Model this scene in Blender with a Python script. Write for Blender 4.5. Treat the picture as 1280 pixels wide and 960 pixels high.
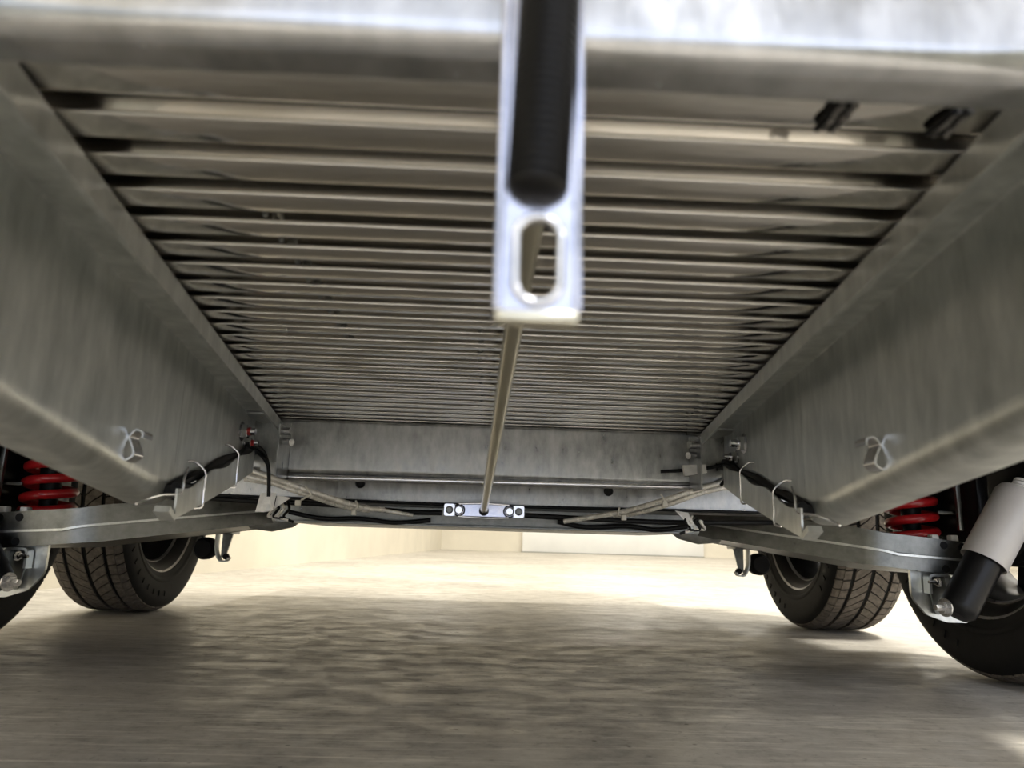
import bpy, bmesh, math, random
from mathutils import Vector, Matrix
random.seed(7)
for o in list(bpy.data.objects):
    bpy.data.objects.remove(o)
S = bpy.context.scene
COL = S.collection
PI = math.pi

# ------------------------------------------------------------------ camera
YAW, PITCH, ROLL = math.radians(1.85), math.atan(197 / 930), math.radians(1.7)
fwd = Vector((math.sin(YAW) * math.cos(PITCH), math.cos(YAW) * math.cos(PITCH), math.sin(PITCH)))
r0 = fwd.cross(Vector((0, 0, 1))).normalized()
u0 = r0.cross(fwd)
cr = math.cos(ROLL) * r0 + math.sin(ROLL) * u0
cu = -math.sin(ROLL) * r0 + math.cos(ROLL) * u0
cam_d = bpy.data.cameras.new('camera')
cam = bpy.data.objects.new('camera', cam_d)
COL.objects.link(cam)
cam.matrix_world = Matrix(((cr.x, cu.x, -fwd.x, -.008), (cr.y, cu.y, -fwd.y, 0), (cr.z, cu.z, -fwd.z, .22), (0, 0, 0, 1)))
cam_d.sensor_width = 36
cam_d.lens = 36 * 930 / 1280
cam_d.clip_start = .01
cam_d.dof.use_dof = True
cam_d.dof.focus_distance = 1.25
cam_d.dof.aperture_fstop = 9
S.camera = cam

# ------------------------------------------------------------------ light
W = bpy.data.worlds.new('world')
S.world = W
W.use_nodes = True
W.node_tree.nodes['Background'].inputs[0].default_value = (.80, .86, 1, 1)
W.node_tree.nodes['Background'].inputs[1].default_value = .95
S.view_settings.view_transform = 'Standard'
S.view_settings.look = 'None'
S.view_settings.gamma = 1
S.view_settings.use_curve_mapping = False
S.view_settings.exposure = 1.15


def area_lamp(name, loc, rot, sx, sy, power, col):
    d = bpy.data.lights.new(name, 'AREA')
    d.shape = 'RECTANGLE'
    d.size, d.size_y, d.energy, d.color = sx, sy, power, col
    o = bpy.data.objects.new(name, d)
    o.location = loc
    o.rotation_euler = rot
    COL.objects.link(o)
    return o


WARM = (1, .955, .86)
for lx in (2.6, 6.2):
    for ly in (1.2, 4.6, 8.0, 11.4, 14.8):
        area_lamp('ceiling_light', (lx, ly, 3.93), (0, 0, 0), .35, .5, 140 if (lx, ly) == (2.6, 1.2) else 44 if ly < 6 else 32, WARM)
for ly in (1.2, 4.6, 8.0, 11.4, 14.8):
    area_lamp('ceiling_light', (-1.69 + .047 * (ly - 1.0) + .36, ly, 3.93), (0, 0, 0), .25, .5, 46 if ly < 6 else 18, WARM)

for lx in (1.2, 4.6):
    area_lamp('ceiling_light', (lx, -2.6, 3.93), (0, 0, 0), .35, 1.5, 45, (.93, .95, 1))


# ------------------------------------------------------------------ materials
def new_mat(name):
    m = bpy.data.materials.new(name)
    m.use_nodes = True
    return m, m.node_tree, m.node_tree.nodes['Principled BSDF']


def noise(nt, scale, detail=4, rough=.55, stretch=(1, 1, 1), src='Object', rot=0):
    tc = nt.nodes.new('ShaderNodeTexCoord')
    mp = nt.nodes.new('ShaderNodeMapping')
    mp.inputs['Scale'].default_value = stretch
    mp.inputs['Rotation'].default_value = (0, 0, rot)
    n = nt.nodes.new('ShaderNodeTexNoise')
    n.inputs['Scale'].default_value = scale
    n.inputs['Detail'].default_value = detail
    n.inputs['Roughness'].default_value = rough
    nt.links.new(tc.outputs[src], mp.inputs[0])
    nt.links.new(mp.outputs[0], n.inputs['Vector'])
    return n


def ramp(nt, fac, stops):
    r = nt.nodes.new('ShaderNodeValToRGB')
    e = r.color_ramp.elements
    while len(e) < len(stops):
        e.new(.5)
    for q, (p, c) in zip(e, stops):
        q.position = p
        q.color = c if len(c) == 4 else (*c, 1)
    nt.links.new(fac, r.inputs[0])
    return r


def metal(name, c0, c1, ro0, ro1, scale=30, stretch=(1, 1, 1), bump=0, metallic=1.0):
    m, nt, b = new_mat(name)
    n = noise(nt, scale, 5, .6, stretch)
    cr_ = ramp(nt, n.outputs['Fac'], [(.3, c0), (.7, c1)])
    nt.links.new(cr_.outputs[0], b.inputs['Base Color'])
    rr = ramp(nt, n.outputs['Fac'], [(.25, (ro0,) * 3), (.75, (ro1,) * 3)])
    nt.links.new(rr.outputs[0], b.inputs['Roughness'])
    b.inputs['Metallic'].default_value = metallic
    if bump:
        bp = nt.nodes.new('ShaderNodeBump')
        bp.inputs['Strength'].default_value = bump
        bp.inputs['Distance'].default_value = .001
        nt.links.new(n.outputs['Fac'], bp.inputs['Height'])
        nt.links.new(bp.outputs[0], b.inputs['Normal'])
    return m


def plain(name, c, ro, metallic=0, coat=0, var=.15, scale=40):
    m, nt, b = new_mat(name)
    n = noise(nt, scale)
    lo = tuple(v * (1 - var) for v in c)
    hi = tuple(min(1, v * (1 + var)) for v in c)
    cr_ = ramp(nt, n.outputs['Fac'], [(.3, lo), (.7, hi)])
    nt.links.new(cr_.outputs[0], b.inputs['Base Color'])
    b.inputs['Roughness'].default_value = ro
    b.inputs['Metallic'].default_value = metallic
    b.inputs['Coat Weight'].default_value = coat
    return m


M = {}
M['galv'] = metal('galvanised_steel', (.50, .52, .50), (.80, .815, .785), .28, .44, 48, (1, 1, .4), .2, .85)
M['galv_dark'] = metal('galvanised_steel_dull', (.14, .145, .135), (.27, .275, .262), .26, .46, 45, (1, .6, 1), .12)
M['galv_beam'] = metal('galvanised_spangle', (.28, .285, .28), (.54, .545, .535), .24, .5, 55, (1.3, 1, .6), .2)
M['galv_sill'] = metal('galvanised_sill', (.42, .425, .43), (.66, .66, .67), .12, .30, 40, (1.3, 1, .6), .1)
M['alu'] = metal('extruded_aluminium', (.86, .83, .78), (.94, .915, .87), .06, .14, 60, (.02, 1, 1), 0)
M['zinc'] = metal('zinc_plate', (.66, .63, .50), (.82, .78, .64), .16, .28, 60, (1, .05, 1), 0)
M['chrome'] = metal('bright_zinc', (.72, .73, .76), (.9, .9, .92), .12, .25, 80)
M['blue_zinc'] = metal('blue_zinc_plate', (.44, .46, .55), (.66, .67, .75), .14, .28, 60)
M['red'] = plain('red_paint', (.62, .02, .025), .28, 0, .6, .12)
M['redmark'] = plain('red_marker_paint', (.40, .03, .03), .4)
M['rubber'] = plain('tyre_rubber', (.007, .007, .007), .7, 0, 0, .3, 60)
M['tread'] = plain('tread_rubber', (.145, .126, .105), .85, 0, 0, .3, 90)
M['black'] = plain('black_plastic', (.007, .007, .007), .5, 0, 0, .3)
M['conduit'] = plain('conduit_plastic', (.006, .0055, .005), .45, 0, 0, .2)
M['blackpaint'] = plain('black_paint', (.007, .007, .0075), .35, 0, .1, .2)
M['rim'] = plain('rim_black', (.010, .010, .011), .4, 0, 0, .2)
M['riml'] = metal('rim_lip_metal', (.35, .35, .36), (.5, .5, .5), .25, .4, 60)
M['greytube'] = plain('grey_tube_paint', (.50, .48, .46), .38, 0, .1, .03)
M['paper'] = plain('paper_tag', (.88, .87, .83), .75, 0, 0, .1, 120)
M['nylon'] = plain('natural_nylon', (.70, .67, .58), .45, 0, 0, .1)
M['braid'] = metal('clear_conduit', (.68, .65, .58), (.90, .87, .79), .2, .34, 60, (1, 1, 1), 0, .2)
M['sealant'] = plain('grey_sealant', (.16, .15, .14), .5, 0, 0, .9, 300)
for k_ in ('rubber', 'tread', 'black', 'conduit', 'blackpaint', 'rim'):
    M[k_].node_tree.nodes['Principled BSDF'].inputs['Specular IOR Level'].default_value = .22
M['board'] = plain('white_board_paint', (.80, .81, .80), .5, 0, 0, .06, 1.2)
M['gel'] = plain('body_panel', (.70, .70, .70), .4)


def mixc(nt, a, b, fac, mode='MULTIPLY'):
    mx = nt.nodes.new('ShaderNodeMix')
    mx.data_type = 'RGBA'
    mx.blend_type = mode
    mx.inputs[0].default_value = fac
    nt.links.new(a, mx.inputs[6])
    nt.links.new(b, mx.inputs[7])
    return mx.outputs[2]


def concrete():
    m, nt, b = new_mat('floor_concrete')
    n1 = noise(nt, 1.1, 8, .6)
    n2 = noise(nt, 11, 12, .76, (1, 1.5, 1))
    n3 = noise(nt, 70, 5, .65)
    a = ramp(nt, n1.outputs['Fac'], [(.30, (.315, .295, .265)), (.5, (.465, .44, .395)), (.70, (.59, .56, .505))])
    c = ramp(nt, n2.outputs['Fac'], [(.34, (.58, .565, .54)), (.47, (.88, .87, .86)), (.60, (1, 1, 1))])
    d = ramp(nt, n3.outputs['Fac'], [(.28, (.45, .44, .42)), (.42, (.92, .92, .92)), (.6, (1, 1, 1))])
    col = mixc(nt, a.outputs[0], c.outputs[0], .8)
    col = mixc(nt, col, d.outputs[0], .8)
    for q, (rot, sc) in enumerate(((.25, 4), (-.5, 5), (1.1, 4), (.05, 2.2))):
        n4 = noise(nt, sc, 3, .5, (.35, 7, 1), rot=rot)
        e = ramp(nt, n4.outputs['Fac'], [(.595, (0, 0, 0)), (.612, (.16, .155, .14)), (.632, (0, 0, 0))])
        col = mixc(nt, col, e.outputs[0], 1, 'ADD')
    # dark specks
    tc = nt.nodes.new('ShaderNodeTexCoord')
    vo = nt.nodes.new('ShaderNodeTexVoronoi')
    vo.inputs['Scale'].default_value = 26
    nt.links.new(tc.outputs['Object'], vo.inputs['Vector'])
    sp = ramp(nt, vo.outputs['Distance'], [(.05, (.25, .24, .22)), (.085, (1, 1, 1))])
    col = mixc(nt, col, sp.outputs[0], .7)
    nt.links.new(col, b.inputs['Base Color'])
    rr = ramp(nt, n2.outputs['Fac'], [(.38, (.62,) * 3), (.52, (.42,) * 3), (.66, (.26,) * 3)])
    nt.links.new(rr.outputs[0], b.inputs['Roughness'])
    bp = nt.nodes.new('ShaderNodeBump')
    bp.inputs['Strength'].default_value = .1
    bp.inputs['Distance'].default_value = .003
    nt.links.new(n2.outputs['Fac'], bp.inputs['Height'])
    nt.links.new(bp.outputs[0], b.inputs['Normal'])
    return m


def wallmat(name, c):
    m, nt, b = new_mat(name)
    n = noise(nt, 2.2, 6, .6)
    a = ramp(nt, n.outputs['Fac'], [(.3, tuple(v * .9 for v in c)), (.7, c)])
    nt.links.new(a.outputs[0], b.inputs['Base Color'])
    b.inputs['Roughness'].default_value = .85
    return m


M['floor'] = concrete()
M['wall'] = wallmat('cream_concrete_wall', (.78, .735, .63))
M['ceil'] = wallmat('ceiling_paint', (.8, .78, .72))
M['lampglass'] = plain('lamp_housing', (.8, .8, .8), .5)


# ------------------------------------------------------------------ mesh helpers
def link_mesh(name, bm, mat, parent=None, smooth=35, label=None, kind=None):
    bmesh.ops.recalc_face_normals(bm, faces=bm.faces[:])
    me = bpy.data.meshes.new(name)
    bm.to_mesh(me)
    bm.free()
    me.materials.append(M[mat] if isinstance(mat, str) else mat)
    if smooth:
        me.shade_smooth()
        me.set_sharp_from_angle(angle=math.radians(smooth))
    return link(name, me, parent, label, kind)


def link(name, me, parent=None, label=None, kind=None):
    o = bpy.data.objects.new(name, me)
    COL.objects.link(o)
    if parent:
        o.parent = parent
    if label:
        o['label'] = label
    if kind:
        o['kind'] = kind
    return o


def empty(name, loc=(0, 0, 0), parent=None):
    o = bpy.data.objects.new(name, None)
    COL.objects.link(o)
    o.location = loc
    o.empty_display_size = .05
    if parent:
        o.parent = parent
    return o


def B():
    return bmesh.new()


def box(bm, x0, x1, y0, y1, z0, z1, bev=0):
    vs = [bm.verts.new((x, y, z)) for x in (x0, x1) for y in (y0, y1) for z in (z0, z1)]
    fs = [(0, 1, 3, 2), (4, 6, 7, 5), (0, 4, 5, 1), (2, 3, 7, 6), (0, 2, 6, 4), (1, 5, 7, 3)]
    faces = [bm.faces.new([vs[i] for i in f]) for f in fs]
    if bev:
        es = list({e for f in faces for e in f.edges})
        bmesh.ops.bevel(bm, geom=es, offset=bev, segments=2, affect='EDGES', profile=.5)
    return bm


def prism(bm, pts, fn, a, b):
    """pts: closed 2D polygon, fn(u,v,t)->xyz, extruded from t=a to t=b"""
    v0 = [bm.verts.new(fn(u, v, a)) for u, v in pts]
    v1 = [bm.verts.new(fn(u, v, b)) for u, v in pts]
    n = len(pts)
    for i in range(n):
        bm.faces.new((v0[i], v0[(i + 1) % n], v1[(i + 1) % n], v1[i]))
    bm.faces.new(v0)
    bm.faces.new(v1[::-1])
    return bm


def loft(bm, rings, caps=True, closed=True):
    vr = [[bm.verts.new(p) for p in r] for r in rings]
    n = len(vr[0])
    for a, b in zip(vr, vr[1:]):
        for i in range(n if closed else n - 1):
            bm.faces.new((a[i], a[(i + 1) % n], b[(i + 1) % n], b[i]))
    if caps:
        bm.faces.new(vr[0][::-1])
        bm.faces.new(vr[-1])
    return bm


def catmull(pts, k=6):
    P = [Vector(p) for p in pts]
    if len(P) < 3:
        return P
    P = [P[0] * 2 - P[1]] + P + [P[-1] * 2 - P[-2]]
    out = []
    for i in range(1, len(P) - 2):
        a, b, c, d = P[i - 1:i + 3]
        for j in range(k):
            t = j / k
            out.append(.5 * ((2 * b) + (c - a) * t + (2 * a - 5 * b + 4 * c - d) * t * t + (3 * b - a - 3 * c + d) * t ** 3))
    out.append(P[-2])
    return out


def tube(bm, pts, r, n=10, smooth=True, radii=None):
    P = catmull(pts) if smooth else [Vector(p) for p in pts]
    rings = []
    up = Vector((.13, .27, .95)).normalized()
    for i, p in enumerate(P):
        t = (P[min(i + 1, len(P) - 1)] - P[max(i - 1, 0)]).normalized()
        s = t.cross(up)
        if s.length < .1:
            s = t.cross(Vector((1, 0, 0)))
        s.normalize()
        up = s.cross(t).normalized()
        rr = radii[i] if radii else r
        rings.append([p + rr * (math.cos(2 * PI * k / n) * s + math.sin(2 * PI * k / n) * up) for k in range(n)])
    return loft(bm, rings)


def lathe(bm, prof, M4, n=48, closed=False):
    """prof: (radius, axial) pairs round local Z, mapped by M4"""
    rings = []
    for k in range(n):
        a = 2 * PI * k / n
        rings.append([bm.verts.new(M4 @ Vector((r * math.cos(a), r * math.sin(a), h))) for r, h in prof])
    m = len(prof)
    for k in range(n):
        a, b = rings[k], rings[(k + 1) % n]
        for i in range(m if closed else m - 1):
            j = (i + 1) % m
            q = [a[i], a[j], b[j], b[i]]
            try:
                bm.faces.new(q)
            except ValueError:
                pass
    return bm


def axis_matrix(p, d):
    return Matrix.Translation(Vector(p)) @ Vector(d).normalized().to_track_quat('Z', 'Y').to_matrix().to_4x4()


def cyl(bm, p0, p1, r, n=20):
    p0, p1 = Vector(p0), Vector(p1)
    L = (p1 - p0).length
    return lathe(bm, [(0.00001, 0), (r, 0), (r, L), (0.00001, L)], axis_matrix(p0, p1 - p0), n)


def rounded(pts, rad, seg=4):
    """round the corners of a closed polygon; rad may be a list"""
    out = []
    n = len(pts)
    for i in range(n):
        r = rad[i] if isinstance(rad, (list, tuple)) else rad
        p = Vector(pts[i])
        a = (Vector(pts[i - 1]) - p)
        b = (Vector(pts[(i + 1) % n]) - p)
        if r <= 0:
            out.append(tuple(p))
            continue
        la, lb = a.length, b.length
        a.normalize()
        b.normalize()
        ang = a.angle(b)
        d = min(r / math.tan(ang / 2), la * .49, lb * .49)
        rr = d * math.tan(ang / 2)
        c = p + (a + b).normalized() * (rr / math.sin(ang / 2))
        s, e = p + a * d - c, p + b * d - c
        tot = s.angle_signed(e) if s.length and e.length else 0
        for k in range(seg + 1):
            q = s.copy()
            q.rotate(Matrix.Rotation(-tot * k / seg, 2))
            out.append(tuple(c + q))
    return out


def open_path_thick(path, t):
    """closed polygon of thickness t around an open 2D polyline"""
    P = [Vector(p) for p in path]
    L, R_ = [], []
    for i, p in enumerate(P):
        d0 = (P[i] - P[i - 1]).normalized() if i else None
        d1 = (P[i + 1] - P[i]).normalized() if i < len(P) - 1 else None
        if d0 is None:
            d0 = d1
        if d1 is None:
            d1 = d0
        n0, n1 = Vector((-d0.y, d0.x)), Vector((-d1.y, d1.x))
        nn = (n0 + n1)
        nn = nn.normalized() / max(.35, nn.normalized().dot(n0))
        L.append(tuple(p + nn * t / 2))
        R_.append(tuple(p - nn * t / 2))
    return L + R_[::-1]


def round_open(path, rads, seg=4):
    pts = [path[0]]
    for i in range(1, len(path) - 1):
        r = rads[i - 1]
        p = Vector(path[i])
        a = Vector(path[i - 1]) - p
        b = Vector(path[i + 1]) - p
        la, lb = a.length, b.length
        a.normalize()
        b.normalize()
        ang = a.angle(b)
        d = min(r / math.tan(ang / 2), la * .8, lb * .8)
        p0, p2 = p + a * d, p + b * d
        for k in range(seg + 1):
            t = k / seg
            pts.append(tuple((1 - t) ** 2 * p0 + 2 * t * (1 - t) * p + t * t * p2))
    pts.append(path[-1])
    return pts


def hexnut(bm, p, d, r, h):
    return lathe(bm, [(.00001, 0), (r * .93, 0), (r, h * .12), (r, h * .88), (r * .9, h), (.00001, h)], axis_matrix(p, d), 6)


def structure(o):
    o['kind'] = 'structure'
    return o


# ------------------------------------------------------------------ the room
LWX = lambda y: -1.69 + .047 * (y - 1.0)      # the left wall stands slightly askew to the trailer
bm = B()
box(bm, -3.5, 11, -9, 18, -.12, 0)
structure(link_mesh('floor', bm, 'floor', smooth=0))
bm = B()
prism(bm, [(LWX(-5), -5), (LWX(17.6), 17.6), (LWX(17.6) - .25, 17.6), (LWX(-5) - .25, -5)], lambda u, v, t: (u, v, t), 0, 4)
structure(link_mesh('wall_left', bm, 'wall', smooth=0))
bm = B()
box(bm, -1.3, 11, 17.1, 17.35, 0, 4)
structure(link_mesh('wall_back', bm, 'wall', smooth=0))
bm = B()
box(bm, 9.4, 9.65, -5, 17.4, 0, 4)
structure(link_mesh('wall_right', bm, 'wall', smooth=0))
bm = B()
box(bm, -2.4, 9.7, -5, 17.4, 4, 4.2)
structure(link_mesh('ceiling', bm, 'ceil', smooth=0))

# white board standing at the back wall
wb = empty('white_board', (2.93, 17.04, 0))
wb['label'] = 'long low white board standing against the foot of the cream back wall'
wb['category'] = 'board'
bm = B()
box(bm, -2.05, 2.05, -.03, .03, .012, .60, .006)
link_mesh('panel', bm, 'board', wb)
bm = B()
box(bm, -2.06, 2.06, -.036, .036, 0, .014, .003)
link_mesh('bottom_rail', bm, 'galv_dark', wb)

# ------------------------------------------------------------------ the trailer
T = empty('trailer', (0, 1.9, 0))
T['label'] = 'galvanised twin-axle trailer seen from beneath, ribbed aluminium floor and red coil springs'
T['category'] = 'trailer'
TI = Matrix.Translation((0, -1.9, 0))


def tp(name, bm, mat, parent=None, **k):
    """part of the trailer, modelled in world coordinates"""
    o = link_mesh(name, bm, mat, parent or T, **k)
    if parent is None or parent == T:
        o.matrix_parent_inverse = TI
    return o


# ---- floor planks
ZP, PITCHY = .392, .0357
hw = lambda y: min(.84, .58 + .3 * (y - .2))


def plank_mesh(h):
    # T-shaped rib: thin rounded lips over an undercut groove
    prof = [(0, ZP), (.0205, ZP), (.0205, ZP + .0022), (.0165, ZP + .0022), (.0165, ZP + .012), (.0352, ZP + .012), (.0352, ZP + .014),
            (0, ZP + .014), (0, ZP + .012), (.004, ZP + .012), (.004, ZP + .0022), (0, ZP + .0022)]
    prof = rounded(prof, [.0009, .0009, .0009, .0004, .0004, .0001, .0001, .0001, .0001, .0004, .0004, .0009], 3)
    b = B()
    prism(b, prof, lambda u, v, t: (t, u, v), -h, h)
    bmesh.ops.recalc_face_normals(b, faces=b.faces[:])
    me = bpy.data.meshes.new('floor_plank')
    b.to_mesh(me)
    b.free()
    me.materials.append(M['alu'])
    me.shade_smooth()
    me.set_sharp_from_angle(angle=math.radians(35))
    return me


full = None
y = .2545
k = 0
bmr = B()
cyl(bmr, (0, 0, 0), (0, 0, -.0016), .0032, 10)
lathe(bmr, [(.0017, -.0016), (.0017, -.0105), (.00001, -.012)], Matrix(), 8)
rivet_me = None
while y < 3.01:
    h = hw(y)
    if h >= .84:
        full = full or plank_mesh(.84)
        me = full
    else:
        me = plank_mesh(h)
    o = link('floor_plank', me, T)
    o.location = (0, y - 1.9, 0)
    if .36 < y < 1.1:
        for cx in (-.135 if y < .62 else -.30, .0 - .016 if y > .55 else None, .262 if y > .72 else None):
            if cx is None or abs(cx) > .185 + .146 * (y - .2) - .012:
                continue
            if rivet_me is None:
                s = link_mesh('screw_tip', bmr, 'galv_dark', o, smooth=30)
                rivet_me = s.data
            else:
                s = link('screw_tip', rivet_me, o)
            s.location = (cx + random.uniform(-.001, .001), .0283, ZP + .0118)
    y += PITCHY

# ---- body shell over the planks (shades the floor)
bm = B()
out = [(-.60, .2), (.60, .2), (.81, .87), (.875, 1.12), (.875, 3.05), (-.875, 3.05), (-.875, 1.12), (-.81, .87)]
prism(bm, out, lambda u, v, t: (u, v, t), .4065, 2.25)
tp('body_shell', bm, 'gel', smooth=0)

# ---- drawbar rails
XW = lambda y: .348 + .151 * (y - 1.065)
ZB = lambda y: .2655 - .092 * (y - .46)


def rail(s):
    b = B()

    def ring(y, path, t=.0034):
        return [(s * (XW(y) - u), y, z) for u, z in open_path_thick(path, t)]
    rings = []
    for i in range(15):
        y_ = -.42 + (.685 + .42) * i / 14
        zb = ZB(y_)
        path = round_open([(.038, .3715), (.038, .3885), (0, .3885), (0, zb), (-.036, zb), (-.036, zb + .010)], [.004, .004, .017, .003], 6)
        rings.append(ring(y_, path))
    loft(b, rings)
    rings = []
    for i in range(9):
        y_ = .686 + (1.115 - .686) * i / 8
        zb = .262 + (y_ - .686) * .150
        path = round_open([(.038, .3715), (.038, .3885), (0, .3885), (0, zb)], [.004, .004], 6)
        rings.append(ring(y_, path))
    loft(b, rings)
    side = 'left' if s < 0 else 'right'
    ro = tp('drawbar_rail', b, 'galv', smooth=30, label='galvanised drawbar rail along the %s of the floor' % side)

    def sub(name, bm_, mat, **k):
        o = link_mesh(name, bm_, mat, ro, **k)
        return o
    # cable guard strip below the rail end
    U = .014
    bot = [(.655, .233), (.75, .249), (.91, .278), (1.05, .307)]
    top = [(.655, .256), (.70, .261), (.75, .272), (.79, .283), (.87, .297), (.94, .313), (1.05, .335)]

    def interp(tab, y_):
        for (a, za), (c, zc) in zip(tab, tab[1:]):
            if y_ <= c:
                return za + (zc - za) * (y_ - a) / (c - a)
        return tab[-1][1]
    b = B()
    rings = []
    for i in range(33):
        y_ = .655 + (1.05 - .655) * i / 32
        x_, zt, zb = XW(y_) - U, interp(top, y_) - .0015 * math.sin((y_ - .66) * 40), interp(bot, y_)
        rings.append([(s * (x_ - .001), y_, zt), (s * (x_ + .001), y_, zt), (s * (x_ + .001), y_, zb), (s * (x_ + .012), y_, zb - .0005),
                      (s * (x_ + .012), y_, zb - .0025), (s * (x_ - .001), y_, zb - .0025)])
    loft(b, rings)
    sub('cable_guard', b, 'galv', smooth=30)
    # little folded corner at the strip's front end
    b = B()
    x_ = XW(.655) - U
    prism(b, [(.641, .236), (.656, .229), (.657, .233), (.644, .241)], lambda u, v, t: (s * t, u, v), x_ - .001, x_ + .012)
    sub('folded_corner', b, 'galv')
    # black cables lying behind the guard
    for j, (du, dz, r) in enumerate(((.004, .003, .0052), (.010, .0, .0045))):
        b = B()
        pts = []
        for y_ in (.665, .70, .75, .79, .87, .94, 1.0, 1.05, 1.10):
            wob = .004 * math.sin(y_ * 37 + j * 2.1)
            pts.append((s * (XW(y_) - du), y_, interp(top, min(y_, 1.05)) + dz - .003 + wob + max(0, y_ - 1.05) * .2))
        tube(b, pts, r)
        sub('cable', b, 'black')
    # wire clips hooked over the guard
    for y_ in (.745, .915):
        zt, zb, xw = interp(top, y_), interp(bot, y_), XW(y_)
        b = B()
        tube(b, [(s * (xw - .002), y_ - .014, zt + .016), (s * (xw - .008), y_ - .006, zt + .0165), (s * (xw - .017), y_ - .002, zt + .008),
                 (s * (xw - .0175), y_, zt - .001), (s * (xw - .0165), y_ + .002, (zt + zb) / 2), (s * (xw - .0165), y_ + .002, zb - .003),
                 (s * (xw - .012), y_ - .004, zb - .0055)], .0011, 8)
        sub('wire_clip', b, 'chrome')
    b = B()
    zb = ZB(.66)
    xw = XW(.66)
    tube(b, [(s * (xw - .010), .685, zb + .030), (s * (xw - .0165), .664, zb + .020), (s * (xw - .0165), .660, zb + .006), (s * (xw - .007), .645, zb + .003), (s * (xw + .001), .634, zb - .0015), (s * (xw + .004), .624, zb - .006)], .0011, 8)
    sub('wire_clip', b, 'chrome')
    # curled spring clip on the web above the bend
    yc = .555 if s < 0 else .50
    zb = ZB(yc)
    xw = XW(yc)
    path = [(-.001, .012), (.005, .014), (.008, .018), (.005, .026), (.0035, .030), (.0075, .035), (.0125, .0335), (.013, .029)]
    path = [(p.x, p.y) for p in catmull([(a, c, 0) for a, c in path], 5)]
    b = B()
    prism(b, open_path_thick(path, .0012), lambda u, v, t: (s * (xw - u), yc + t, zb + v), -.0075, .0075)
    sub('spring_clip', b, 'chrome', smooth=50)
    # bolts at the rail end
    for yb, zz, r, kk in ((1.0 if s < 0 else .955, .354, .0098, 0), (1.035 if s < 0 else 1.01, .343, .0072, 1)):
        x_ = XW(yb) - .0017
        b = B()
        lathe(b, [(.00001, 0), (r * 1.35, 0), (r * 1.35, .0018), (.00001, .0018)], axis_matrix((s * x_, yb, zz), (-s, 0, 0)), 24)
        wo = sub('washer', b, 'chrome')
        b = B()
        hexnut(b, (s * (x_ - .0018), yb, zz), (-s, 0, 0), r, .0085)
        sub('nut', b, 'chrome', smooth=20)
        b = B()
        tube(b, [(s * (x_ - .010), yb, zz), (s * (x_ - .0135), yb, zz)], r * .56, 12, False)
        sub('paint_mark', b, 'redmark' if s < 0 else 'chrome')
        b = B()
        tube(b, [(s * (x_ - .0135), yb, zz), (s * (x_ - .0195), yb, zz)], r * .5, 12, False)
        sub('bolt_end', b, 'chrome')
    return ro


RL = rail(-1)
RR = rail(1)

# rail end brackets joining rail to crossbeam
for s in (-1, 1):
    b = B()
    path = round_open([(.0, .3885), (.046, .3885), (.046, .330)], [.006], 4)
    rings = []
    for y_, dx in ((1.03, 0), (1.06, -.002), (1.10, .004), (1.118, .004)):
        rings.append([(s * (XW(1.06) - dx - u), y_, z) for u, z in open_path_thick([(.0, .384), (.030, .384)], .003)])
    loft(b, rings)
    box(b, *sorted((s * .300, s * .302)), 1.055, 1.118, .300, .374)
    box(b, *sorted((s * .300, s * .34)), 1.114, 1.117, .300, .384)
    tp('rail_end_bracket', b, 'galv_beam', smooth=30)
    b = B()
    cyl(b, (s * .30, 1.075, .366), (s * .288, 1.07, .366), .0055, 14)
    tp('bolt', b, 'chrome')
    b = B()
    cyl(b, (s * .30, 1.08, .352), (s * .286, 1.07, .350), .005, 14)
    tp('bolt', b, 'chrome')

# ---- cross beams
bm = B()
pth = round_open([(1.16, .3905), (1.118, .3905), (1.118, .312), (1.150, .312)], [.004, .007], 5)
prism(bm, open_path_thick(pth, .0034), lambda u, v, t: (t, u, v), -.42, .42)
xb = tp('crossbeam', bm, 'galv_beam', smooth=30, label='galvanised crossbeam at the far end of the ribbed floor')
bm = B()
tube(bm, [(-.333, 1.122, .3045), (0, 1.122, .306), (.335, 1.122, .3085)], .0050, 14, False)
br = tp('brake_pipe', bm, 'chrome', label='bright steel pipe under the crossbeam')
for s in (-1, 1):
    bm = B()
    cyl(bm, (s * .337, 1.122, .3065 + s * .002), (s * .322, 1.122, .3065 + s * .002), .0062, 14)
    link_mesh('pipe_fitting', bm, 'black', br).matrix_parent_inverse = Matrix()
bm = B()
pth = round_open([(1.30, .318), (1.25, .318), (1.25, .276), (1.285, .276)], [.004, .005], 5)
prism(bm, open_path_thick(pth, .003), lambda u, v, t: (t, u, v), -.62, .62)
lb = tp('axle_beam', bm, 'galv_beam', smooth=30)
bm = B()
pth = round_open([(1.285, .276), (1.32, .276), (1.32, .2435), (1.345, .2435)], [.003, .003], 5)
prism(bm, open_path_thick(pth, .003), lambda u, v, t: (t, u, v), -.36, .355)
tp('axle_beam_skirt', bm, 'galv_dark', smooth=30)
bm = B()
box(bm, -.36, .355, 1.30, 1.75, .2425, .2445)
tp('skid_plate', bm, 'galv_dark')
for xx in (-.214, .199):
    bm = B()
    lathe(bm, [(.00001, -.006), (.006, -.006), (.0078, -.003), (.008, 0)], axis_matrix((xx, 1.248, .307), (0, 1, 0)), 16)
    tp('rubber_plug', bm, 'black')

# ---- brake compensator plate with rod
cp = empty('brake_compensator', (-.008, 1.212, .267), T)
cp.matrix_parent_inverse = TI
cp['label'] = 'bright zinc brake compensator plate with four bolt heads'


def cps(name, bm_, mat, **k):
    o = link_mesh(name, bm_, mat, cp, **k)
    return o


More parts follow.
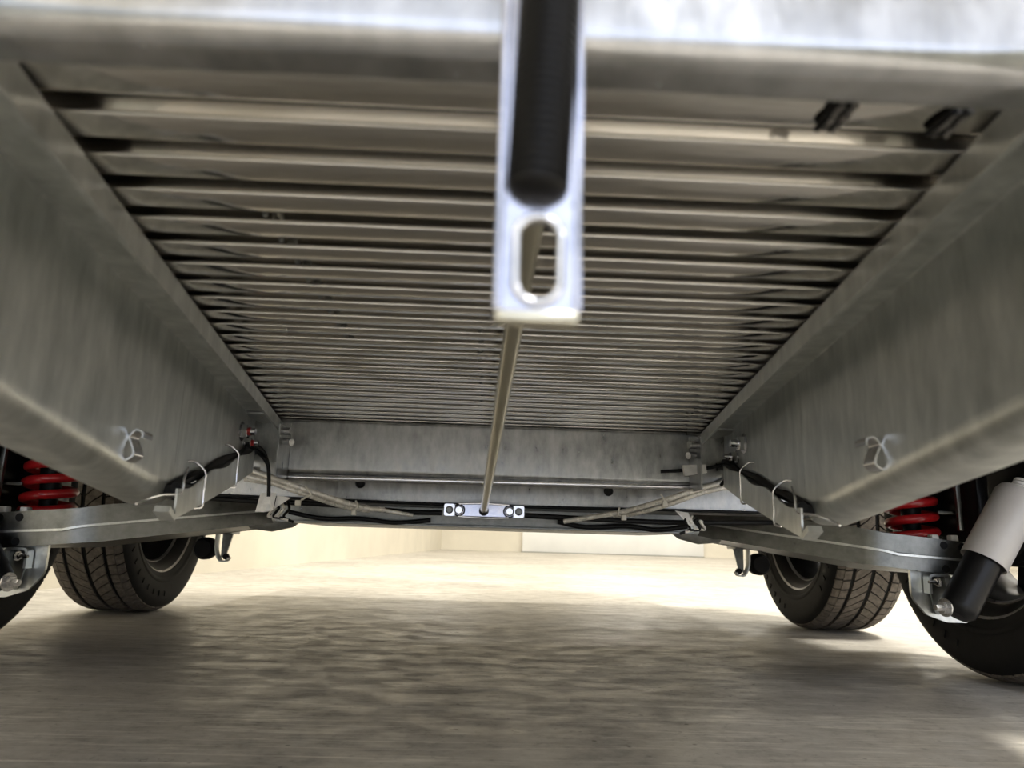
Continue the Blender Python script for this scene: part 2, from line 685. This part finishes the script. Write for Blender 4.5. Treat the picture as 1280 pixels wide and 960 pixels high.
bm = B()
pl = rounded([(-.062, -.0088), (.062, -.0088), (.062, .0088), (.034, .0088), (.028, .0105), (-.028, .0105), (-.034, .0088), (-.062, .0088)], .002, 3)
prism(bm, pl, lambda u, v, t: (u, t, v), -.002, .002)
cps('plate', bm, 'blue_zinc')
for zz in (-.0105, .0105):
    bm = B()
    tube(bm, [(-.04, -.004, zz * .95), (0, -.005, zz * 1.08), (.04, -.004, zz * .95)], .0016, 8)
    cps('plate_edge', bm, 'chrome')
for xx, r, mt in ((-.055, .0062, 'galv_dark'), (-.040, .0075, 'chrome'), (.041, .0075, 'chrome'), (.056, .0062, 'galv_dark')):
    bm = B()
    lathe(bm, [(.00001, -.0085), (r * .7, -.0085), (r, -.006), (r, -.002)], axis_matrix((xx, 0, 0), (0, 1, 0)), 16)
    cps('bolt_head', bm, mt)
    if abs(xx) > .05:
        bm = B()
        pr = rounded([(-.0085, -.0095), (.0085, -.0095), (.0085, .0095), (-.0085, .0095)], .003, 3)
        prism(bm, pr, lambda u, v, t: (xx + u, t, v), -.0055, -.002)
        cps('square_washer', bm, 'chrome')
    else:
        bm = B()
        lathe(bm, [(r * 1.05, -.0035), (r * 1.35, -.0035), (r * 1.35, -.002), (r * 1.05, -.002)], axis_matrix((xx, 0, 0), (0, 1, 0)), 20, True)
        cps('washer', bm, 'black')
bm = B()
lathe(bm, [(.00001, -.010), (.006, -.010), (.0078, -.006), (.0078, -.001)], axis_matrix((0, 0, 0), (0, 1, 0)), 18)
cps('rod_nut', bm, 'black')
bm = B()
tube(bm, [(-.008, 1.206, .268), (-.001, .81, .3075), (.0065, .40, .349), (.010, .215, .3675)], .0060, 20, False)
tp('brake_rod', bm, 'zinc', smooth=60, label='long round zinc-plated brake rod running down the middle')

# ---- black cables over the axle beam
for pts, r in (([(-.60, 1.33, .285), (-.42, 1.235, .273), (-.26, 1.22, .270), (-.14, 1.215, .262), (-.075, 1.212, .262)], .0042),
               ([(.058, 1.212, .262), (.14, 1.215, .260), (.28, 1.22, .258), (.42, 1.25, .262), (.6, 1.33, .27)], .0042),
               ([(-.60, 1.24, .2815), (-.30, 1.235, .2785), (0, 1.238, .276), (.3, 1.236, .2785), (.62, 1.24, .2790)], .0024),
               ([(-.335, 1.28, .258), (-.28, 1.29, .249), (-.22, 1.30, .251), (-.16, 1.30, .246), (-.10, 1.31, .252)], .0038),
               ([(.12, 1.30, .256), (.17, 1.30, .248), (.24, 1.30, .252), (.29, 1.29, .247), (.34, 1.28, .254)], .0042)):
    bm = B()
    tube(bm, pts, r)
    tp('brake_cable', bm, 'black')
# pale conduits on both sides
for pts, r in (([(-.375, 1.10, .314), (-.345, 1.10, .309), (-.264, 1.11, .284), (-.20, 1.16, .266), (-.165, 1.19, .263)], .0042),
               ([(-.372, 1.095, .304), (-.325, 1.10, .296), (-.276, 1.11, .281), (-.225, 1.17, .266), (-.19, 1.2, .262)], .0042),
               ([(-.36, 1.11, .298), (-.30, 1.115, .290), (-.25, 1.14, .278), (-.20, 1.18, .268), (-.12, 1.2, .256)], .0032),
               ([(.378, 1.10, .322), (.323, 1.10, .309), (.262, 1.11, .288), (.205, 1.16, .270), (.12, 1.2, .254)], .0040),
               ([(.375, 1.095, .313), (.32, 1.10, .301), (.27, 1.12, .282), (.225, 1.17, .268), (.20, 1.2, .266)], .0038),
               ([(.372, 1.10, .328), (.345, 1.105, .317), (.32, 1.11, .308), (.28, 1.13, .292), (.24, 1.16, .280)], .0032)):
    bm = B()
    tube(bm, pts, r, 12)
    tp('pale_conduit', bm, 'braid', smooth=60)
# zip ties
for pts, hd in (([(-.268, 1.10, .290), (-.259, 1.098, .279), (-.264, 1.10, .276), (-.273, 1.10, .270)], (-.277, 1.10, .266)),
                ([(-.203, 1.15, .274), (-.198, 1.148, .266), (-.204, 1.15, .260)], (-.204, 1.148, .256)),
                ([(.252, 1.10, .295), (.258, 1.098, .285), (.257, 1.10, .276)], (.258, 1.10, .281)),
                ([(.20, 1.15, .276), (.197, 1.148, .266), (.206, 1.15, .262)], (.206, 1.148, .261))):
    bm = B()
    tube(bm, pts, .0014, 8)
    z = tp('cable_tie', bm, 'nylon')
    bm = B()
    box(bm, hd[0] - .004, hd[0] + .004, hd[1] - .003, hd[1] + .003, hd[2] - .004, hd[2] + .004, .0012)
    link_mesh('tie_head', bm, 'nylon', z)
# thin black wires dropping at the rail ends
for pts in ([(-.345, 1.03, .345), (-.324, 1.05, .338), (-.314, 1.055, .321), (-.311, 1.06, .30), (-.310, 1.065, .272)],
            [(-.338, 1.03, .341), (-.330, 1.05, .334), (-.318, 1.05, .325), (-.312, 1.055, .315)],
            [(.372, 1.06, .350), (.350, 1.07, .344), (.336, 1.075, .338), (.30, 1.082, .331), (.25, 1.09, .3275)],
            [(.366, 1.05, .346), (.350, 1.06, .335), (.343, 1.07, .322), (.338, 1.085, .310)]):
    bm = B()
    tube(bm, pts, .0026, 10)
    tp('sensor_wire', bm, 'black')


def tag(pts, th=.0012):
    b = B()
    v0 = [b.verts.new(p) for p in pts]
    v1 = [b.verts.new((p[0], p[1] + th, p[2])) for p in pts]
    n = len(pts)
    b.faces.new(v0)
    b.faces.new(v1[::-1])
    for i in range(n):
        b.faces.new((v0[i], v0[(i + 1) % n], v1[(i + 1) % n], v1[i]))
    return b


tp('paper_tag', tag([(-.329, 1.09, .277), (-.316, 1.083, .2785), (-.306, 1.088, .2785), (-.309, 1.088, .254), (-.320, 1.083, .2505), (-.334, 1.09, .251)]), 'paper', smooth=0)
tp('paper_tag', tag([(-.306, 1.092, .275), (-.288, 1.10, .273), (-.309, 1.094, .256)]), 'paper', smooth=0)
tp('paper_tag', tag([(.279, 1.072, .336), (.313, 1.076, .3385), (.315, 1.076, .3265), (.282, 1.072, .3205)], .009), 'paper', smooth=0)
tp('paper_tag', tag([(.296, 1.19, .276), (.316, 1.185, .273), (.328, 1.19, .254), (.320, 1.19, .252)]), 'paper', smooth=0)
for s in (-1, 1):
    for i in range(4):
        bm = B()
        x0 = s * (.318 + .008 * i)
        tube(bm, [(x0, 1.2, .272 - .004 * i), (x0 - s * .006, 1.19, .260), (x0 + s * .004, 1.2, .248), (x0 - s * .012, 1.2, .240 + .003 * i)], .0022, 8)
        tp('loose_wire', bm, 'braid' if i % 2 else 'black')

# ---- suspension arms, springs, dampers
def pol_shell(b, s, outline, z0f, z1f, th=0):
    lo = [b.verts.new((s * x_, y_, z0f(x_))) for x_, y_ in outline]
    hi = [b.verts.new((s * x_, y_, z1f(x_))) for x_, y_ in outline]
    n = len(outline)
    for i in range(n):
        b.faces.new((lo[i], lo[(i + 1) % n], hi[(i + 1) % n], hi[i]))
    b.faces.new(lo)
    b.faces.new(hi[::-1])


def lerp(x_, a, c, va, vc):
    t = max(0, min(1, (x_ - a) / (c - a)))
    return va + (vc - va) * t


def inset(pts, d):
    cx = sum(p[0] for p in pts) / len(pts)
    cy = sum(p[1] for p in pts) / len(pts)
    return [(p[0] + (cx - p[0]) / math.hypot(cx - p[0], cy - p[1]) * d, p[1] + (cy - p[1]) / math.hypot(cx - p[0], cy - p[1]) * d) for p in pts]


ARM = rounded([(.395, 1.47), (.63, 1.205), (.785, 1.205), (.785, 1.56), (.395, 1.60)], [.03, .06, .025, .02, .03], 6)


def arm_group(s, dy, dz, front=True):
    A = empty('suspension_arm', (s * .6, 1.38 + dy, .22 + dz), T)
    A.matrix_parent_inverse = TI
    if front:
        A['label'] = 'pressed galvanised front suspension arm on the %s' % ('left' if s < 0 else 'right')
    off = Matrix.Translation((-s * .6, -1.38, -.22))
    top = lambda x_: lerp(x_, .45, .64, .300, .252) + lerp(x_, .64, .78, 0, -.012)
    mid = lambda x_: lerp(x_, .40, .66, .268, .219) + lerp(x_, .64, .78, 0, -.008)
    low = lambda x_: lerp(x_, .40, .55, .243, .207) + lerp(x_, .55, .78, 0, -.022)

    def sub(name, b, mat, **k):
        bmesh.ops.transform(b, matrix=off, verts=b.verts[:])
        return link_mesh(name, b, mat, A, **k)
    b = B()
    pol_shell(b, s, ARM, lambda x_: mid(x_) + .0015, top)
    # rounded shoulder edges
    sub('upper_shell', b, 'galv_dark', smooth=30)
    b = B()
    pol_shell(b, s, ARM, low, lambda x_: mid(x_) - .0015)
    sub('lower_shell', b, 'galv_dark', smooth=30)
    b = B()
    big = inset(ARM, -.006)
    pol_shell(b, s, big, lambda x_: mid(x_) - .0018, lambda x_: mid(x_) + .0018)
    sub('seam_flange', b, 'galv', smooth=30)
    if not front:
        return A
    for xx in ((.738, .768) if s > 0 else (.730, .760, .79)):
        for zf in (lambda q: (top(q) + mid(q)) / 2 + .006, lambda q: (low(q) + mid(q)) / 2 - .004):
            b = B()
            lathe(b, [(.00001, -.0004), (.0058, -.0004), (.0064, .0005)], axis_matrix((s * xx, 1.2045, zf(xx)), (0, 1, 0)), 16)
            sub('punched_hole', b, 'black')
    # inner cone of the pivot
    b = B()
    lathe(b, [(.00001, -.05), (.012, -.05), (.027, -.02), (.030, .02), (.02, .06), (.00001, .06)], axis_matrix((s * .40, 1.48, .258), (s, .1, -.15)), 20)
    sub('pivot_bush', b, 'galv', smooth=50)
    # knuckle plate below
    b = B()
    pts = rounded([(.690, .205), (.780, .20), (.780, .113), (.745, .113), (.712, .124), (.690, .15)], [.003, .003, .004, .01, .02, .03], 5)
    prism(b, pts, lambda u, v, t: (s * u, t, v), 1.225, 1.231)
    sub('knuckle_plate', b, 'galv', smooth=30)
    # shock bracket: square U
    b = B()
    pth_ = round_open([(.711, .158), (.711, .187), (.744, .187), (.744, .158)], [.006, .006], 4)
    prism(b, open_path_thick(pth_, .004), lambda u, v, t: (s * u, t, v), 1.205, 1.222)
    sub('damper_bracket', b, 'galv', smooth=30)
    b = B()
    prism(b, rounded([(.712, .185), (.743, .185), (.743, .128), (.722, .125)], .004, 3), lambda u, v, t: (s * u, t, v), 1.216, 1.220)
    sub('bracket_web', b, 'galv_dark', smooth=30)
    for (xx, zz, r) in ((.700, .141, .0095), (.716, .177, .005)):
        b = B()
        hexnut(b, (s * xx, 1.152 if r > .008 else 1.190, zz), (-s, -.25, 0), r, .009)
        hexnut(b, (s * xx, 1.150 if r > .008 else 1.188, zz), (-s, -.25, 0), r * .55, .022)
        sub('bracket_bolt', b, 'chrome', smooth=20)
        b = B()
        lathe(b, [(.00001, 0), (r * 1.45, 0), (r * 1.45, .002), (.00001, .002)], axis_matrix((s * xx, 1.153 if r > .008 else 1.191, zz), (-s, -.25, 0)), 20)
        sub('washer', b, 'chrome')
    # spring seat pieces
    b = B()
    lathe(b, [(.00001, .0), (.047, .0), (.047, .006), (.036, .009), (.00001, .009)], axis_matrix((s * .783, 1.37, .243), (0, 0, 1)), 28)
    sub('spring_seat', b, 'galv_dark', smooth=30)
    for xx in (.735, .768):
        b = B()
        box(b, *sorted((s * xx, s * (xx + .012))), 1.23, 1.245, .240, .252, .002)
        sub('weld_tab', b, 'paper', smooth=30)
    return A


for s in (-1, 1):
    arm_group(s, 0, 0)
    arm_group(s, .825, .055, False)
    # coil spring
    bm = B()
    pts = []
    turns, z0, z1 = 6.6, .249, .402
    for i in range(int(turns * 24) + 1):
        t = i / (turns * 24)
        a = 2 * PI * turns * t + (2.2 if s < 0 else .4)
        e = max(0, min(1, (t - .07) / .86))
        r = .0385
        pts.append((s * .783 + r * math.cos(a), 1.37 + r * math.sin(a), z0 + (z1 - z0) * e + .004 * t))
    tube(bm, pts, .0082, 12, False)
    cs = tp('coil_spring', bm, 'red', smooth=60, label='glossy red coil spring at the %s front wheel' % ('left' if s < 0 else 'right'))
    # rubber buffer inside
    bm = B()
    lathe(bm, [(.00001, .252), (.014, .252), (.018, .30), (.022, .34), (.022, .402), (.00001, .402)], Matrix.Translation((s * .783, 1.37, 0)), 18)
    tp('bump_stop', bm, 'black')
    # shock absorber
    p0, p1 = Vector((s * .728, 1.165, .140)), Vector((s * .862, 1.165, .345))
    SA = empty('shock_absorber', p0, T)
    SA.matrix_parent_inverse = TI
    SA['label'] = 'shock absorber with grey dust tube over a black cylinder, %s side' % ('left' if s < 0 else 'right')
    d = (p1 - p0).normalized()
    mx_ = axis_matrix((0, 0, 0), d)
    bm = B()
    lathe(bm, [(.00001, -.014), (.018, -.013), (.0262, -.004), (.0272, .004), (.0272, .16), (.00001, .16)], mx_, 32)
    link_mesh('cylinder', bm, 'blackpaint', SA, smooth=40)
    bm = B()
    lathe(bm, [(.0318, .086), (.0335, .084), (.0338, .086), (.0338, .205), (.030, .214), (.012, .218), (.012, .216), (.029, .212), (.0322, .204)], mx_, 36, True)
    link_mesh('dust_tube', bm, 'greytube', SA, smooth=40)
    bm = B()
    lathe(bm, [(.0001, .214), (.010, .214), (.010, .236), (.0001, .236)], mx_, 18)
    for hh in (.219, .225, .231):
        lathe(bm, [(.009, hh - .0022), (.0165, hh - .0022), (.0165, hh + .0022), (.009, hh + .0022)], mx_, 22, True)
    link_mesh('top_washers', bm, 'paper', SA, smooth=30)
    # upper bracket for spring and damper
    bm = B()
    box(bm, *sorted((s * .70, s * .885)), 1.12, 1.47, .392, .404, .002)
    tp('spring_top_plate', bm, 'black')
    bm = B()
    cyl(bm, p0 + d * .23, p0 + d * .29, .008, 14)
    tp('damper_rod', bm, 'black')
    # dark hub carrier behind the spring
    bm = B()
    box(bm, *sorted((s * .845, s * .868)), 1.27, 1.49, .235, .36, .004)
    box(bm, *sorted((s * .800, s * .85)), 1.40, 1.47, .25, .40, .004)
    tp('hub_carrier', bm, 'blackpaint')
    bm = B()
    box(bm, *sorted((s * .828, s * .836)), 1.300, 1.308, .262, .392, .001)
    box(bm, *sorted((s * .800, s * .838)), 1.312, 1.318, .290, .296, .001)
    tp('sensor_bracket', bm, 'galv_dark')
    # wheel arch over both wheels
    bm = B()
    rings = []
    for i in range(25):
        a = PI * i / 24
        for_y = 1.80 - .80 * math.cos(a)
        zz = .40 + .33 * (math.sin(a) ** .45)
        rings.append([(s * .862, for_y, zz), (s * 1.14, for_y, zz), (s * 1.14, for_y, zz + .004), (s * .862, for_y, zz + .004)])
    loft(bm, rings)
    tp('mudguard', bm, 'black', smooth=50)
    # rear hanger bracket
    H = empty('damper_hanger', (s * .66, 1.9, .19), T)
    H.matrix_parent_inverse = TI
    bm = B()
    pth = [(p.x, p.y) for p in catmull([(.012, .06, 0), (.013, .005, 0), (.010, -.018, 0), (.0, -.036, 0), (-.014, -.036, 0), (-.020, -.028, 0)], 5)]
    prism(bm, open_path_thick(pth, .0035), lambda u, v, t: (s * (u - .012), t, v), -.012, .012)
    link_mesh('strap', bm, 'galv', H, smooth=40)
    bm = B()
    lathe(bm, [(.00001, -.025), (.020, -.025), (.027, -.012), (.027, .012), (.020, .03), (.00001, .03)], axis_matrix((s * .032, .015, -.008), (0, 1, 0)), 20)
    link_mesh('rubber_bush', bm, 'black', H, smooth=40)
    bm = B()
    prism(bm, [(-.036, .05), (-.006, .05), (-.006, -.03), (-.018, -.025)], lambda u, v, t: (s * u, t, v), .014, .02)
    box(bm, *sorted((s * -.034, s * .06)), -.01, .06, .028, .06, .003)
    link_mesh('bracket_plate', bm, 'galv_dark', H)
    bm = B()
    hexnut(bm, (s * -.026, 0, -.026), (0, -1, 0), .008, .012)
    link_mesh('bolt', bm, 'black', H, smooth=20)

# ---- wheels
WR = .318
TYP = []   # tyre profile (radius, axial); axial + is outboard
half = .0925
prof = [(.205, -.078), (.212, -.088), (.228, -.094), (.252, -.0985), (.281, -.098), (.297, -.0955), (.3055, -.090), (.3095, -.081),
        (.3115, -.070), (.3125, -.03), (.313, 0), (.3125, .03), (.3115, .070), (.3095, .081), (.3055, .090), (.297, .0955), (.281, .098), (.252, .0985),
        (.228, .094), (.212, .088), (.205, .078)]
AX = Matrix.Rotation(PI / 2, 4, 'Y')   # local Z -> world X


def mesh_only(bm_, name, mat, smooth=35):
    bmesh.ops.recalc_face_normals(bm_, faces=bm_.faces[:])
    me = bpy.data.meshes.new(name)
    bm_.to_mesh(me)
    bm_.free()
    me.materials.append(M[mat])
    if smooth:
        me.shade_smooth()
        me.set_sharp_from_angle(angle=math.radians(smooth))
    return me


bm = B()
lathe(bm, prof, AX, 96)
# raised rings and ribs on the sidewalls
for sx in (-1, 1):
    lathe(bm, [(.226, sx * .0935), (.230, sx * .0965), (.236, sx * .0975), (.239, sx * .0965)], AX, 96)
me_tyre = mesh_only(bm, 'tyre', 'rubber', 30)
bm = B()
for sx in (-1, 1):
    for i in range(44):
        if i % 22 > 15:
            continue
        a0 = 2 * PI * i / 44
        for rr0, rr1, ww in ((.262, .276, .012),):
            vs = []
            for da, rr in ((-ww, rr0), (ww, rr0), (ww * .7, rr1), (-ww * .7, rr1)):
                vs.append(bm.verts.new(AX @ Vector((rr * math.cos(a0 + da), rr * math.sin(a0 + da), sx * .1005))))
            ws = [bm.verts.new(v.co - AX @ Vector((0, 0, sx * .004))) for v in vs]
            bm.faces.new(vs)
            for q in range(4):
                bm.faces.new((vs[q], vs[(q + 1) % 4], ws[(q + 1) % 4], ws[q]))
me_side = mesh_only(bm, 'sidewall_rib', 'rubber', 0)
# tread blocks
bm = B()
ribs = [(-.0905, -.0745, 'sh', -1), (-.0730, -.0545, 'sh2', -1), (-.0445, -.0055, 'zig', -1), (.0055, .0445, 'zig', 1), (.0545, .0730, 'sh2', 1), (.0745, .0905, 'sh', 1)]


def rad_at(ax):
    return WR - .0006 - .9 * max(0, abs(ax) - .03) ** 2 - (max(0, abs(ax) - .07) ** 2) * 14


NB = 66
for a0, a1, kind, sg in ribs:
    n = NB
    for i in range(n):
        gap = .15 if kind == 'zig' else .15
        t0, t1 = 2 * PI * (i + gap / 2) / n, 2 * PI * (i + 1 - gap / 2) / n
        sk = 2 * PI / n * (1.05 if kind == 'zig' else .12) * sg
        lo = []
        segs = [(a0, 0), ((a0 + a1) / 2, .5 if kind != 'zig' else .42), (a1, 1)]
        base, topv = [], []
        for ax, f in segs:
            for tt in (t0, t1):
                th = tt + sk * f
                r = rad_at(ax)
                topv.append(bm.verts.new(AX @ Vector((r * math.cos(th), r * math.sin(th), ax))))
                rb = r - .0092
                base.append(bm.verts.new(AX @ Vector((rb * math.cos(th), rb * math.sin(th), ax))))
        for q in (0, 2):
            bm.faces.new((topv[q], topv[q + 1], topv[q + 3], topv[q + 2]))
            bm.faces.new((topv[q], topv[q + 2], base[q + 2], base[q]))
            bm.faces.new((topv[q + 1], base[q + 1], base[q + 3], topv[q + 3]))
        bm.faces.new((topv[0], base[0], base[1], topv[1]))
        bm.faces.new((topv[4], topv[5], base[5], base[4]))
me_tread = mesh_only(bm, 'tread', 'tread', 0)
# rim
bm = B()
lathe(bm, [(.206, -.082), (.214, -.086), (.216, -.082), (.205, -.074), (.196, -.062), (.176, -.03), (.172, .03), (.190, .06), (.205, .074), (.216, .082), (.206, .082),
           (.194, .066), (.176, .058), (.166, .03), (.168, -.032), (.188, -.064)], AX, 72, True)
me_rim = mesh_only(bm, 'rim', 'rim', 35)
bm = B()
lathe(bm, [(.2062, -.0832), (.2105, -.0868), (.2150, -.0858), (.2125, -.0845), (.2085, -.0822)], AX, 72, True)
lathe(bm, [(.181, -.0515), (.184, -.0575), (.1815, -.059), (.178, -.052)], AX, 72, True)
me_lip = mesh_only(bm, 'rim_lip', 'riml', 35)
bm = B()
lathe(bm, [(.00001, .04), (.062, .04), (.085, .034), (.085, .050), (.00001, .052)], AX, 40)
for i in range(8):
    a = 2 * PI * i / 8
    vs = []
    for rr, w in ((.078, .030), (.125, .026), (.180, .040)):
        for ax in (.030, .048):
            for sgn in (-1, 1):
                c, sn = math.cos(a), math.sin(a)
                vs.append(bm.verts.new(AX @ Vector((rr * c - sgn * w * sn, rr * sn + sgn * w * c, ax + (.012 if rr > .15 else 0)))))
    for q in (0, 4):
        A0, A1, A2, A3 = vs[q:q + 4]
        B0, B1, B2, B3 = vs[q + 4:q + 8]
        for f in ((A0, A1, B1, B0), (A2, B2, B3, A3), (A0, B0, B2, A2), (A1, A3, B3, B1)):
            bm.faces.new(f)
me_disc = mesh_only(bm, 'wheel_disc', 'rim', 30)
bm = B()
lathe(bm, [(.00001, -.045), (.05, -.048), (.108, -.042), (.116, -.034), (.118, .028), (.05, .034), (.00001, .034)], AX, 48)
me_drum = mesh_only(bm, 'brake_drum', 'rim', 30)
for s in (-1, 1):
    for yy, nm in ((1.385, 'front'), (2.21, 'rear')):
        Wh = empty('wheel', (s * .997, yy, WR), T)
        Wh.matrix_parent_inverse = TI
        Wh.rotation_euler = (math.radians(7 * (1 + s)), 0, 0 if s > 0 else PI)
        Wh['label'] = '%s %s wheel with black rim and ribbed tyre' % (nm, 'left' if s < 0 else 'right')
        link('tyre', me_tyre, Wh)
        link('tread', me_tread, Wh, kind='stuff')
        link('sidewall_ribs', me_side, Wh)
        link('rim', me_rim, Wh)
        link('rim_lip', me_lip, Wh)
        link('wheel_disc', me_disc, Wh)
        link('brake_drum', me_drum, Wh)

# ---- sealant lumps on the first plank
for cx, cy in ((.127, .2655), (.1735, .2655)):
    for j in range(4):
        bm = B()
        pts = []
        x0 = cx + (j - 1.5) * .0024
        for i in range(5):
            pts.append((x0 + random.uniform(-.0006, .0006), cy - .010 + i * .0045, ZP - .0015 - random.uniform(0, .001)))
        tube(bm, pts, .0014, 8)
        tp('sealant_strand', bm, 'sealant' if j % 2 else 'black')

# ---- front sill beam, hanger plate and corrugated conduit, close to the lens
bm = B()
pth = round_open([(.200, .47), (.200, .3675), (.2195, .3675), (.2195, .40)], [.0075, .003], 8)
prism(bm, open_path_thick(pth, .003), lambda u, v, t: (t, u, v), -.178, .178)
tp('front_sill_beam', bm, 'galv_sill', smooth=40, label='galvanised sill beam across the near end of the floor')
HP = empty('cable_hanger_plate', (.0035, .180, .40), T)
HP.matrix_parent_inverse = TI
HP['label'] = 'hanging zinc plate with an oval slot at its foot'
# plate outline with an oval slot: ring of quads between slot and outline
w2, zb_, zt_ = .0101, -.1265, .06


def slotpt(k, n, hw_, z0, z1):
    a = 2 * PI * k / n
    c, sn = math.cos(a), math.sin(a)
    return (hw_ * c, (z1 - hw_ if sn >= 0 else z0 + hw_) + hw_ * sn)


NS = 40
sl_in = [slotpt(k, NS, .0052, -.1205, -.0985) for k in range(NS)]


def outpt(k):
    a = 2 * PI * k / NS
    c, sn = math.cos(a), math.sin(a)
    zc, hz = -.1095, .0155
    m = 1 / max(abs(c) / w2, abs(sn) / hz)
    return (c * m, zc + sn * m)


sl_out = [outpt(k) for k in range(NS)]
bm = B()
TH = .0015
layers = []
for yv in (-TH, TH):
    layers.append(([bm.verts.new((u, yv, v)) for u, v in sl_in], [bm.verts.new((u, yv, v)) for u, v in sl_out]))
for (i0, o0) in layers:
    for k in range(NS):
        bm.faces.new((i0[k], i0[(k + 1) % NS], o0[(k + 1) % NS], o0[k]))
for k in range(NS):
    j = (k + 1) % NS
    bm.faces.new((layers[0][0][k], layers[1][0][k], layers[1][0][j], layers[0][0][j]))
    bm.faces.new((layers[0][1][k], layers[0][1][j], layers[1][1][j], layers[1][1][k]))
box(bm, -w2, w2, -TH, TH, -.094, zt_)
link_mesh('plate', bm, 'blue_zinc', HP, smooth=35)
bm = B()
rings = []
for k in range(NS + 1):
    a = 2 * PI * k / NS
    u, v = slotpt(k % NS, NS, .0058, -.1211, -.0979)
    c, sn = math.cos(a), math.sin(a)
    rings.append([(u + .0013 * math.cos(q) * c, -TH - .0002 + .0013 * math.sin(q), v + .0013 * math.cos(q) * sn) for q in [2 * PI * i / 8 for i in range(8)]])
loft(bm, rings, caps=False)
link_mesh('slot_collar', bm, 'chrome', HP, smooth=60)
bm = B()
box(bm, -w2 - .0006, w2 + .0006, -.0024, .0024, -.1262, -.1230, .001)
link_mesh('foot_edge', bm, 'zinc', HP)
for sgn in (-1, 1):
    bm = B()
    box(bm, sgn * w2 - .0012, sgn * w2 + .0012, -.0022, .010, -.1235, zt_, .0008)
    link_mesh('side_flange', bm, 'blue_zinc', HP)
bm = B()
prof = [(.00001, -.0935), (.005, -.0935), (.0075, -.0915)]
z_ = -.090
while z_ < .055:
    prof += [(.0082, z_), (.0082, z_ + .0011), (.0074, z_ + .0014), (.0074, z_ + .0021)]
    z_ += .0024
prof.append((.00001, z_))
lathe(bm, prof, Matrix.Translation((.0028, -.0085, 0)) @ Matrix.Rotation(math.radians(4), 4, 'X') @ Matrix.Rotation(math.radians(2.2), 4, 'Y'), 28)
cd = link_mesh('corrugated_conduit', bm, 'conduit', HP, smooth=40)
cd['label'] = 'black corrugated cable conduit'
